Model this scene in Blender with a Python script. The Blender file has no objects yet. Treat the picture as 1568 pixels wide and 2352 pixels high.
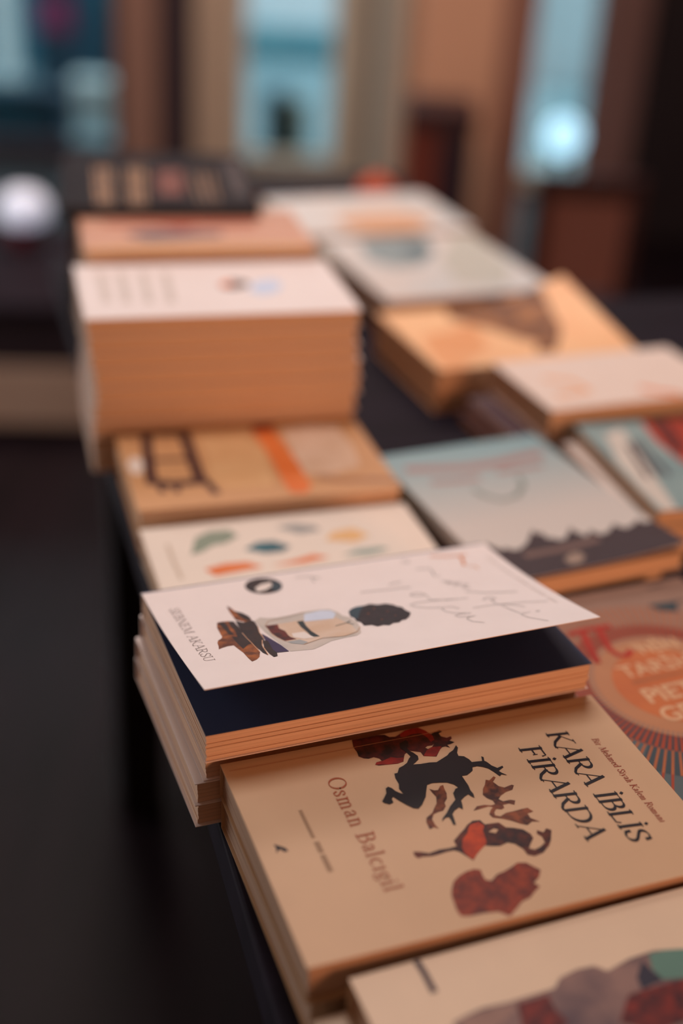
import bpy, bmesh, math, random
from mathutils import Vector, Matrix
from mathutils.geometry import tessellate_polygon

R = random.Random(7)
TABLE_Z = 0.75
scn = bpy.context.scene

# ------------------------------------------------------------------ camera
cam_d = bpy.data.cameras.new('camera')
cam = bpy.data.objects.new('camera', cam_d)
scn.collection.objects.link(cam)
scn.camera = cam
PITCH, ROLL = 0.492, 0.061
cam.location = (0, 0, TABLE_Z + 0.4533)
fw = Vector((0, math.cos(PITCH), -math.sin(PITCH)))
u0 = Vector((0, math.sin(PITCH), math.cos(PITCH)))
r0 = Vector((1, 0, 0))
rr = r0 * math.cos(ROLL) + u0 * math.sin(ROLL)
uu = u0 * math.cos(ROLL) - r0 * math.sin(ROLL)
cam.rotation_euler = Matrix((rr, uu, -fw)).transposed().to_euler()
cam_d.sensor_fit = 'VERTICAL'
cam_d.sensor_height = 36.0
cam_d.sensor_width = 24.0
cam_d.lens = 2936.0 / 2352.0 * 36.0
cam_d.clip_start = 0.02
cam_d.dof.use_dof = True
cam_d.dof.focus_distance = 0.645
cam_d.dof.aperture_fstop = 1.95

# ------------------------------------------------------------------ world, lights, exposure
scn.view_settings.view_transform = 'Standard'
scn.view_settings.look = 'None'
scn.view_settings.exposure = 0.0
scn.view_settings.gamma = 1.0
scn.cycles.use_denoising = True
scn.cycles.max_bounces = 8

def lin(h):
    h = h.lstrip('#')
    c = [int(h[i:i + 2], 16) / 255 for i in (0, 2, 4)]
    return tuple(x / 12.92 if x <= .04045 else ((x + .055) / 1.055) ** 2.4 for x in c)

w = bpy.data.worlds.new('sky'); scn.world = w; w.use_nodes = True
bg = w.node_tree.nodes['Background']
bg.inputs[0].default_value = (*lin('#b2c6ce'), 1)
bg.inputs[1].default_value = 3.6

def area(name, loc, target, size, power, col, size_y=None):
    l = bpy.data.lights.new(name, 'AREA'); l.energy = power; l.color = lin(col)
    l.size = size
    if size_y: l.shape = 'RECTANGLE'; l.size_y = size_y
    o = bpy.data.objects.new(name, l); scn.collection.objects.link(o)
    o.location = loc
    o.rotation_euler = (Vector(target) - Vector(loc)).to_track_quat('-Z', 'Y').to_euler()
    return o
area('ceiling_spot_light', (-0.05, 1.22, TABLE_Z + 1.80), (0.0, 0.85, TABLE_Z), 0.5, 16.5, '#fff4f4')
area('left_window_light', (-2.3, 1.9, 1.05), (0.0, 0.9, TABLE_Z), 1.3, 40, '#dedfe2', 1.6)
area('warm_room_lamp', (1.40, -0.85, TABLE_Z + 0.42), (0.0, 0.8, TABLE_Z), 0.5, 22, '#ffb488')
area('back_fill_light', (-0.2, 3.3, 2.72), (-0.2, 3.9, 0), 1.6, 74, '#ffe6da')  # added fill that brightens the back of the room, no fixture known there

# ------------------------------------------------------------------ materials
MATS = {}
def mat(name, col, rough=.6, var=0., scale=60., col2=None, bump=0., spec=.35, emit=None, detail=4, stretch=None, coat=0.):
    if name in MATS: return MATS[name]
    m = bpy.data.materials.new(name); m.use_nodes = True; MATS[name] = m
    nt = m.node_tree; b = nt.nodes['Principled BSDF']
    b.inputs['Roughness'].default_value = rough
    b.inputs['Specular IOR Level'].default_value = spec
    b.inputs['Coat Weight'].default_value = coat
    c1 = lin(col); c2 = lin(col2) if col2 else tuple(x * (1 - var) for x in c1)
    tc = nt.nodes.new('ShaderNodeTexCoord'); mp = nt.nodes.new('ShaderNodeMapping')
    mp.inputs['Scale'].default_value = stretch or (1, 1, 1)
    nz = nt.nodes.new('ShaderNodeTexNoise'); nz.inputs['Scale'].default_value = scale; nz.inputs['Detail'].default_value = detail
    nt.links.new(tc.outputs['Object'], mp.inputs[0]); nt.links.new(mp.outputs[0], nz.inputs['Vector'])
    rp = nt.nodes.new('ShaderNodeValToRGB'); rp.color_ramp.elements[0].position = .35; rp.color_ramp.elements[1].position = .65
    rp.color_ramp.elements[0].color = (*c2, 1); rp.color_ramp.elements[1].color = (*c1, 1)
    nt.links.new(nz.outputs[0], rp.inputs[0]); nt.links.new(rp.outputs[0], b.inputs['Base Color'])
    if bump:
        bp = nt.nodes.new('ShaderNodeBump'); bp.inputs['Strength'].default_value = bump; bp.inputs['Distance'].default_value = .001
        nt.links.new(nz.outputs[0], bp.inputs['Height']); nt.links.new(bp.outputs[0], b.inputs['Normal'])
    if emit:
        b.inputs['Emission Color'].default_value = (*lin(emit[0]), 1); b.inputs['Emission Strength'].default_value = emit[1]
    return m

def gradient_mat(name, stops, length, rough=.45):
    """printed sky on a cover: colours run from the spine-top edge (local y=0) to y=-length"""
    m = bpy.data.materials.new(name); m.use_nodes = True; MATS[name] = m
    nt = m.node_tree; b = nt.nodes['Principled BSDF']; b.inputs['Roughness'].default_value = rough
    tc = nt.nodes.new('ShaderNodeTexCoord'); sp = nt.nodes.new('ShaderNodeSeparateXYZ')
    mr = nt.nodes.new('ShaderNodeMapRange'); mr.inputs['From Min'].default_value = 0; mr.inputs['From Max'].default_value = -length
    rp = nt.nodes.new('ShaderNodeValToRGB'); e = rp.color_ramp.elements
    while len(e) < len(stops): e.new(.5)
    for k, (p, c) in enumerate(stops): e[k].position = p; e[k].color = (*lin(c), 1)
    nt.links.new(tc.outputs['Object'], sp.inputs[0]); nt.links.new(sp.outputs['Y'], mr.inputs['Value'])
    nt.links.new(mr.outputs[0], rp.inputs[0]); nt.links.new(rp.outputs[0], b.inputs['Base Color'])
    return m

def pages_mat(name, col, dark, density=1.0, contrast=.5):
    """fore-edge of a paperback: many thin horizontal leaves, a few gaps"""
    if name in MATS: return MATS[name]
    m = bpy.data.materials.new(name); m.use_nodes = True; MATS[name] = m
    nt = m.node_tree; b = nt.nodes['Principled BSDF']; b.inputs['Roughness'].default_value = .85
    b.inputs['Specular IOR Level'].default_value = .15
    tc = nt.nodes.new('ShaderNodeTexCoord')
    def layer(sx, sz, sc):
        mp = nt.nodes.new('ShaderNodeMapping'); mp.inputs['Scale'].default_value = (sx, sx, sz)
        nz = nt.nodes.new('ShaderNodeTexNoise'); nz.inputs['Scale'].default_value = sc; nz.inputs['Detail'].default_value = 3
        nt.links.new(tc.outputs['Object'], mp.inputs[0]); nt.links.new(mp.outputs[0], nz.inputs['Vector']); return nz
    n1 = layer(6, 2200 * density, 1.0); n2 = layer(7, 700 * density, 1.0)
    r1 = nt.nodes.new('ShaderNodeValToRGB'); r1.color_ramp.elements[0].position = .36; r1.color_ramp.elements[1].position = .62
    c1 = lin(col); c2 = tuple(x * (1 - contrast * .45) for x in c1)
    r1.color_ramp.elements[0].color = (*c2, 1); r1.color_ramp.elements[1].color = (*c1, 1)
    r2 = nt.nodes.new('ShaderNodeValToRGB'); r2.color_ramp.elements[0].position = .30; r2.color_ramp.elements[1].position = .30 + .07
    r2.color_ramp.elements[0].color = (0, 0, 0, 1); r2.color_ramp.elements[1].color = (1, 1, 1, 1)
    mx = nt.nodes.new('ShaderNodeMix'); mx.data_type = 'RGBA'
    nt.links.new(n1.outputs[0], r1.inputs[0]); nt.links.new(n2.outputs[0], r2.inputs[0])
    nt.links.new(r2.outputs[0], mx.inputs['Factor'])
    mx.inputs['A'].default_value = (*lin(dark), 1); nt.links.new(r1.outputs[0], mx.inputs['B'])
    nt.links.new(mx.outputs['Result'], b.inputs['Base Color'])
    bp = nt.nodes.new('ShaderNodeBump'); bp.inputs['Strength'].default_value = .5; bp.inputs['Distance'].default_value = .0004
    nt.links.new(n1.outputs[0], bp.inputs['Height']); nt.links.new(bp.outputs[0], b.inputs['Normal'])
    return m

INK = {  # name: (colour, second mottling colour or None)
 'demon_black': ('#1d1519', '#191216'), 'ink_maroon': ('#5a1e1a', '#1c1113'), 'ink_red': ('#93231a', '#6e1a16'),
 'ink_brown': ('#8a4a2a', '#3a1c16'), 'ink_dark': ('#5e2818', '#2a1418'), 'ink_orange': ('#c0451a', '#97331a'),
 'ink_rust': ('#90381e', '#5c241c'), 'ink_black': ('#20181e', None), 'kraft': ('#c7a684', None),
 'wood_orange': ('#a55c2c', '#5e2f1e'), 'wood_dark': ('#33201f', '#221a20'), 'wood_light': ('#d9a887', None),
 'print_purple': ('#3d2f55', '#33284a'), 'jar_glass': ('#cfc0b4', '#bdb4aa'), 'jar_beige': ('#dcc4b0', '#cfae92'),
 'jar_blue': ('#d5dbe8', '#c9d2e2'), 'ink_maroon2': ('#7a2a22', '#3a1a20'), 'jar_teal': ('#2c4347', '#26282e'),
 'jar_grey': ('#a2a3a2', None), 'cover_light': ('#eadcd2', None), 'ink_thin': ('#49524e', None), 'jar_line': ('#c09a7c', None),
 'burr_dark': ('#2e252b', '#201a22'), 'jar_teal2': ('#2f4f5c', '#28323c'), 'print_orange': ('#dc8c5a', None),
 'print_orange2': ('#e2ae8c', None), 'print_tan': ('#dfb07c', '#d8a672'), 'ink_brown2': ('#4c2a28', '#3c2226'),
 'ink_brown3': ('#a87858', None), 'cover_white': ('#ecdccc', None), 'print_orange3': ('#ea8040', '#e2702f'),
 'print_pale': ('#e4c4a8', '#d8b494'), 'leaf_green': ('#8c9884', None), 'leaf_teal': ('#20707c', '#2a5c68'), 'leaf_grey': ('#9c9c98', None),
 'leaf_yellow': ('#eebc80', None), 'leaf_green2': ('#90a69c', None), 'print_faint': ('#cdb8a2', None), 'print_faint2': ('#d6c8be', None),
 'print_skyblue': ('#ccdcf4', None), 'print_slate': ('#6e5c62', None), 'print_redpeach': ('#b2543c', None),
 'gold_text': ('#c49468', '#6c4838'), 'rust_text': ('#76382a', None), 'gold_text2': ('#a07450', '#584034'), 'rust_text2': ('#38201e', None),
 'print_plum': ('#3a2a30', None), 'print_redgrey': ('#aa8a86', None), 'print_birds': ('#86918a', None), 'print_sand': ('#7c6058', None),
 'print_sand2': ('#a08878', None), 'print_greyplum': ('#8c7068', '#5a4a50'), 'print_tan2': ('#9a7c70', '#84685e'), 'print_mint': ('#5f8478', None),
 'print_navy': ('#31303e', None), 'ink_plum': ('#4a3a3e', None), 'print_cream': ('#d2cabe', None), 'print_red': ('#c8472a', '#8a2c22'),
 'print_mottle': ('#b07444', '#4e2c22'), 'print_orange4': ('#f0b07c', '#eaa068'), 'print_bluegrey': ('#7d9094', '#98a4a4'),
 'print_tealdark': ('#5a7076', None), 'print_palegrey': ('#c4c2b6', None), 'print_peach': ('#dcab88', None),
 'title_ink': ('#17111a', None), 'title_red': ('#a0512f', None), 'sub_red': ('#9a4030', None), 'small_ink': ('#8c6c50', None), 'author_ink': ('#5a4238', None),
 'pi_red': ('#b83020', '#a02a1e'), 'pi_orange': ('#c87444', '#c06c40'), 'pi_peach': ('#bc8560', None), 'pi_grey': ('#9a7c6c', None), 'pi_teal': ('#3f4f56', None),
 'pi_teal2': ('#59676a', None), 'pi_cream': ('#dcb28a', None), 'pi_mauve': ('#7e5044', None), 'pi_rust': ('#a4462c', None), 'pi_ray': ('#b4683e', None), 'pi_slate': ('#344a52', '#2b3a44'),
}
def ink(name):
    c, c2 = INK[name]
    fine = name.startswith(('ink_', 'wood', 'burr', 'gold'))
    return mat(name, c, rough=.5, var=.06, scale=170 if fine else 45, col2=c2, detail=3, spec=.22)

# ------------------------------------------------------------------ object helpers
def link(o, parent=None):
    scn.collection.objects.link(o)
    if parent is not None: o.parent = parent
    return o
def meshobj(name, verts, faces, mats, parent=None, midx=None, smooth=False, loc=None, rotz=0):
    me = bpy.data.meshes.new(name); me.from_pydata([tuple(v) for v in verts], [], faces)
    for m in mats: me.materials.append(m)
    if midx:
        for p, i in zip(me.polygons, midx): p.material_index = i
    if smooth:
        for p in me.polygons: p.use_smooth = True
    me.update()
    o = bpy.data.objects.new(name, me); link(o, parent)
    if loc: o.location = loc
    o.rotation_euler.z = rotz
    return o
def tag(o, label, cat, group=None):
    o['label'] = label; o['category'] = cat
    if group: o['group'] = group
    return o
def empty(name, loc, rz=0):
    o = bpy.data.objects.new(name, None); link(o); o.empty_display_size = .02
    o.location = loc; o.rotation_euler = (0, 0, rz); return o
class MB:
    def __init__(s): s.v = []; s.f = []; s.m = []
    def box(s, x0, x1, y0, y1, z0, z1, mi=0):
        n = len(s.v)
        s.v += [(x, y, z) for z in (z0, z1) for x, y in ((x0, y0), (x1, y0), (x1, y1), (x0, y1))]
        for f in ((0, 3, 2, 1), (4, 5, 6, 7), (0, 1, 5, 4), (1, 2, 6, 5), (2, 3, 7, 6), (3, 0, 4, 7)):
            s.f.append([n + i for i in f]); s.m.append(mi)
        return s
    def lathe(s, prof, cx=0, cy=0, n=32, mi=0):
        b = len(s.v)
        for r, z in prof:
            for k in range(n):
                a = 2 * math.pi * k / n; s.v.append((cx + r * math.cos(a), cy + r * math.sin(a), z))
        for i in range(len(prof) - 1):
            for k in range(n):
                k2 = (k + 1) % n
                s.f.append([b + i * n + k, b + i * n + k2, b + (i + 1) * n + k2, b + (i + 1) * n + k]); s.m.append(mi)
        s.f.append([b + k for k in range(n)][::-1]); s.m.append(mi)
        s.f.append([b + (len(prof) - 1) * n + k for k in range(n)]); s.m.append(mi)
        return s
    def build(s, name, mats, parent=None, bevel=0., smooth=False, **k):
        if not isinstance(mats, (list, tuple)): mats = [mats]
        o = meshobj(name, s.v, s.f, mats, parent, s.m, smooth, **k)
        if bevel:
            b = o.modifiers.new('b', 'BEVEL'); b.width = bevel; b.segments = 2; b.limit_method = 'ANGLE'
        return o
def structure(o): o['kind'] = 'structure'; return o

# ------------------------------------------------------------------ lettering: a small pen-drawn roman face
def arc(cx, cy, rx, ry, a0, a1, n=12):
    return [(cx + rx * math.cos(math.radians(a0 + (a1 - a0) * i / n)), cy + ry * math.sin(math.radians(a0 + (a1 - a0) * i / n))) for i in range(n + 1)]
# glyph: (advance, strokes [(points, weight)], serifs [(x, y, half-width)])
def glyphs():
    G = {}
    G['K'] = (.72, [([(.12, 0), (.12, 1)], 1), ([(.60, 1), (.13, .42)], .45), ([(.24, .55), (.52, .12), (.72, -.03), (.84, -.05)], 1)], [(.12, 0, .12), (.12, 1, .12), (.60, 1, .11)])
    G['A'] = (.74, [([(.06, 0), (.38, 1.02)], .4), ([(.36, 1.02), (.66, 0)], 1), ([(.18, .36), (.56, .36)], .5)], [(.06, 0, .09), (.66, 0, .12)])
    G['R'] = (.70, [([(.12, 0), (.12, 1)], 1), ([(.12, .97), (.30, .97)] + arc(.30, .73, .24, .24, 90, -90) + [(.12, .49)], 1), ([(.32, .49), (.52, .12), (.70, -.03), (.80, -.05)], 1)], [(.12, 0, .12), (.04, 1, .06)])
    G['I'] = (.32, [([(.16, 0), (.16, 1)], 1)], [(.16, 0, .12), (.16, 1, .12)])
    G['İ'] = (.32, [([(.16, 0), (.16, 1)], 1), ([(.15, 1.22), (.17, 1.24)], 1.5)], [(.16, 0, .12), (.16, 1, .12)])
    G['B'] = (.62, [([(.12, 0), (.12, 1)], 1), ([(.12, .97), (.28, .97)] + arc(.28, .75, .2, .22, 90, -90) + [(.12, .53)], .95), ([(.12, .53), (.30, .53)] + arc(.30, .28, .25, .25, 90, -90) + [(.12, .03)], 1)], [(.04, 0, .06), (.04, 1, .06)])
    G['L'] = (.56, [([(.12, 0), (.12, 1)], 1), ([(.12, .03), (.50, .03), (.55, .2)], .6)], [(.12, 1, .12), (.04, 0, .06)])
    G['S'] = (.56, [([(.50, .75), (.47, .95)] + arc(.30, .77, .20, .21, 60, 200, 9) + [(.20, .60), (.40, .42)] + arc(.29, .22, .21, .22, 30, -120, 10) + [(.08, .10), (.06, .28)], 1)], [])
    G['Ş'] = (.56, G['S'][1] + [([(.30, -.02), (.34, -.12), (.26, -.2)], .7)], [])
    G['F'] = (.56, [([(.12, 0), (.12, 1)], 1), ([(.12, .97), (.50, .97), (.54, .80)], .6), ([(.12, .52), (.42, .52)], .6), ([(.42, .42), (.42, .62)], .4)], [(.12, 0, .12), (.04, 1, .06)])
    G['D'] = (.78, [([(.12, 0), (.12, 1)], 1), ([(.12, .97), (.30, .97)] + arc(.30, .50, .40, .47, 90, -90, 16) + [(.12, .03)], 1)], [(.04, 0, .06), (.04, 1, .06)])
    G['M'] = (.90, [([(.10, 0), (.14, 1)], .5), ([(.14, 1), (.45, .05)], 1), ([(.45, .05), (.76, 1)], .45), ([(.76, 1), (.80, 0)], 1)], [(.10, 0, .1), (.80, 0, .12), (.08, 1, .06), (.82, 1, .06)])
    G['N'] = (.80, [([(.12, 0), (.12, 1)], .5), ([(.12, 1), (.68, 0)], 1), ([(.68, 0), (.68, 1)], .5)], [(.12, 0, .1), (.68, 1, .1), (.06, 1, .06)])
    G['E'] = (.58, [([(.12, 0), (.12, 1)], 1), ([(.12, .97), (.50, .97), (.52, .82)], .6), ([(.12, .52), (.42, .52)], .6), ([(.12, .03), (.50, .03), (.55, .2)], .6)], [(.04, 0, .06), (.04, 1, .06)])
    G['U'] = (.74, [([(.12, 1), (.12, .3)] + arc(.36, .28, .24, .28, 180, 360, 12) + [(.60, 1)], .8)], [(.12, 1, .12), (.60, 1, .1)])
    G['O'] = (.84, [(arc(.42, .5, .36, .50, 0, 360, 28), 1)], [])
    G['s'] = (.40, [([(.34, .48), (.30, .60)] + arc(.20, .51, .12, .13, 60, 200, 7) + [(.18, .38), (.28, .28)] + arc(.20, .14, .14, .14, 30, -120, 8) + [(.05, .18)], .9)], [])
    G['m'] = (.86, [([(.14, 0), (.14, .62)], .9), ([(.14, .5), (.26, .62), (.38, .58), (.42, .44), (.42, 0)], .9), ([(.42, .5), (.54, .62), (.66, .58), (.70, .44), (.70, 0)], .9)], [(.14, 0, .1), (.42, 0, .1), (.70, 0, .1), (.08, .62, .05)])
    G['n'] = (.58, [([(.14, 0), (.14, .62)], .9), ([(.14, .5), (.26, .62), (.38, .58), (.43, .44), (.43, 0)], .9)], [(.14, 0, .1), (.43, 0, .1), (.08, .62, .05)])
    G['a'] = (.48, [([(.08, .5), (.16, .62), (.28, .62), (.34, .5), (.34, .1), (.40, .02), (.46, .04)], .9), ([(.34, .36), (.16, .32), (.08, .18), (.12, .04), (.22, .02), (.34, .14)], .8)], [])
    G['l'] = (.28, [([(.13, 0), (.13, 1.02)], .9)], [(.13, 0, .1), (.08, 1.0, .05)])
    G['i'] = (.28, [([(.13, 0), (.13, .62)], .9), ([(.12, .86), (.14, .88)], 1.2)], [(.13, 0, .1), (.08, .62, .05)])
    G['ı'] = (.28, [([(.13, 0), (.13, .62)], .9)], [(.13, 0, .1), (.08, .62, .05)])
    G['c'] = (.46, [(arc(.27, .31, .20, .31, 50, 310, 16), .9)], [])
    G['e'] = (.46, [([(.07, .34), (.42, .36)] + arc(.25, .31, .18, .31, 10, 320, 16), .9)], [])
    G['g'] = (.48, [(arc(.22, .40, .16, .20, 0, 360, 16), .8), ([(.16, .22), (.12, .10), (.34, .06), (.42, -.10), (.26, -.24), (.08, -.14), (.14, 0)], .8), ([(.34, .56), (.46, .60)], .8)], [])
    G['h'] = (.58, [([(.14, 0), (.14, 1)], .9), ([(.14, .48), (.26, .62), (.38, .58), (.43, .44), (.43, 0)], .9)], [(.14, 0, .1), (.43, 0, .1), (.08, 1, .05)])
    G['r'] = (.42, [([(.14, 0), (.14, .62)], .9), ([(.14, .46), (.24, .60), (.38, .60)], .9)], [(.14, 0, .1), (.08, .62, .05)])
    G['d'] = (.56, [([(.43, 1), (.43, 0)], .9), (arc(.25, .31, .19, .31, 40, 320, 16), .9)], [(.38, 1, .05), (.48, 0, .05)])
    G['o'] = (.50, [(arc(.25, .31, .19, .31, 0, 360, 20), .9)], [])
    G['y'] = (.52, [([(.08, .62), (.28, .02)], .9), ([(.46, .62), (.24, -.14), (.08, -.24)], .5)], [(.08, .62, .09), (.46, .62, .08)])
    G[' '] = (.34, [], [])
    return G
GL = glyphs()

class Art:
    """printed shapes laid out on a cover in (u, v): u along the cover, v towards its front"""
    def __init__(s): s.items = []      # (mat, layer, tris(list of 3 pts))
    def poly(s, m, pts, layer=1):
        vs = [Vector((p[0], p[1], 0)) for p in pts]
        s.items.append((m, layer, [tuple(map(tuple, ([vs[i].xy for i in t]))) for t in tessellate_polygon([vs])]))
    def ribbon(s, m, pts, ws, layer=1):
        if not isinstance(ws, (list, tuple)): ws = [ws] * len(pts)
        L_, R_ = [], []
        for i, p in enumerate(pts):
            a = pts[max(i - 1, 0)]; b = pts[min(i + 1, len(pts) - 1)]
            d = Vector((b[0] - a[0], b[1] - a[1]))
            if d.length < 1e-9: d = Vector((1, 0))
            d.normalize(); n = Vector((-d.y, d.x)) * ws[i] / 2
            e = d * (ws[i] * .3) * (-1 if i == 0 else 1 if i == len(pts) - 1 else 0)
            L_.append((p[0] + n.x + e.x, p[1] + n.y + e.y)); R_.append((p[0] - n.x + e.x, p[1] - n.y + e.y))
        t = []
        for i in range(len(pts) - 1):
            t.append((L_[i], R_[i], R_[i + 1])); t.append((L_[i], R_[i + 1], L_[i + 1]))
        s.items.append((m, layer, t))
    def text(s, m, txt, org, size, fwd, up, thick=.14, thin=.045, slant=0., track=0., layer=2, length=None):
        """fwd, up: unit vectors in (u, v) for reading direction and letter height"""
        adv = sum(GL[c][0] + track for c in txt) - track
        k = (length / (adv * size)) if length else 1.
        x = 0.
        def P(gx, gy): 
            X = (x + gx) * size * k + gy * slant * size; Y = gy * size
            return (org[0] + fwd[0] * X + up[0] * Y, org[1] + fwd[1] * X + up[1] * Y)
        for c in txt:
            a, st, sf = GL[c]
            for pts, wgt in st:
                ws = []
                for i in range(len(pts)):
                    p = pts[max(i - 1, 0)]; q = pts[min(i + 1, len(pts) - 1)]
                    dx, dy = q[0] - p[0], q[1] - p[1]; l = math.hypot(dx, dy) or 1
                    f_ = abs(math.sin(math.atan2(dy, dx) - math.radians(8)))
                    ws.append((thin + (thick - thin) * f_ ** 1.2) * size * wgt if wgt > 0.65 else max(thin, thick * wgt * .75) * size)
                s.ribbon(m, [P(*p) for p in pts], ws, layer)
            for sx, sy, hw in sf: s.ribbon(m, [P(sx - hw, sy), P(sx + hw, sy)], thin * size * 1.05, layer)
            x += a + track
    def sans(s, m, txt, org, size, fwd, up, weight=0., layer=2):
        cu = bpy.data.curves.new('t', 'FONT'); cu.body = txt; cu.size = size / .73; cu.offset = weight
        ob = bpy.data.objects.new('t', cu); scn.collection.objects.link(ob)
        bpy.context.view_layer.update()
        me = ob.to_mesh(); me.calc_loop_triangles()
        vs = [v.co.copy() for v in me.vertices]
        T = [tuple((org[0] + fwd[0] * vs[i].x + up[0] * vs[i].y, org[1] + fwd[1] * vs[i].x + up[1] * vs[i].y) for i in t.vertices) for t in me.loop_triangles]
        ob.to_mesh_clear(); bpy.data.objects.remove(ob); bpy.data.curves.remove(cu)
        s.items.append((m, layer, T))
    def load(s, key):
        for kind, m, layer, wd, uv in ART.get(key, []):
            pts = [(a / 1e4, b / 1e4) for a, b in uv]
            if kind == 'p': s.poly(m, pts, layer)
            else:
                s.ribbon(m, pts, wd * SCALE[key], layer)
        return s

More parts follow.
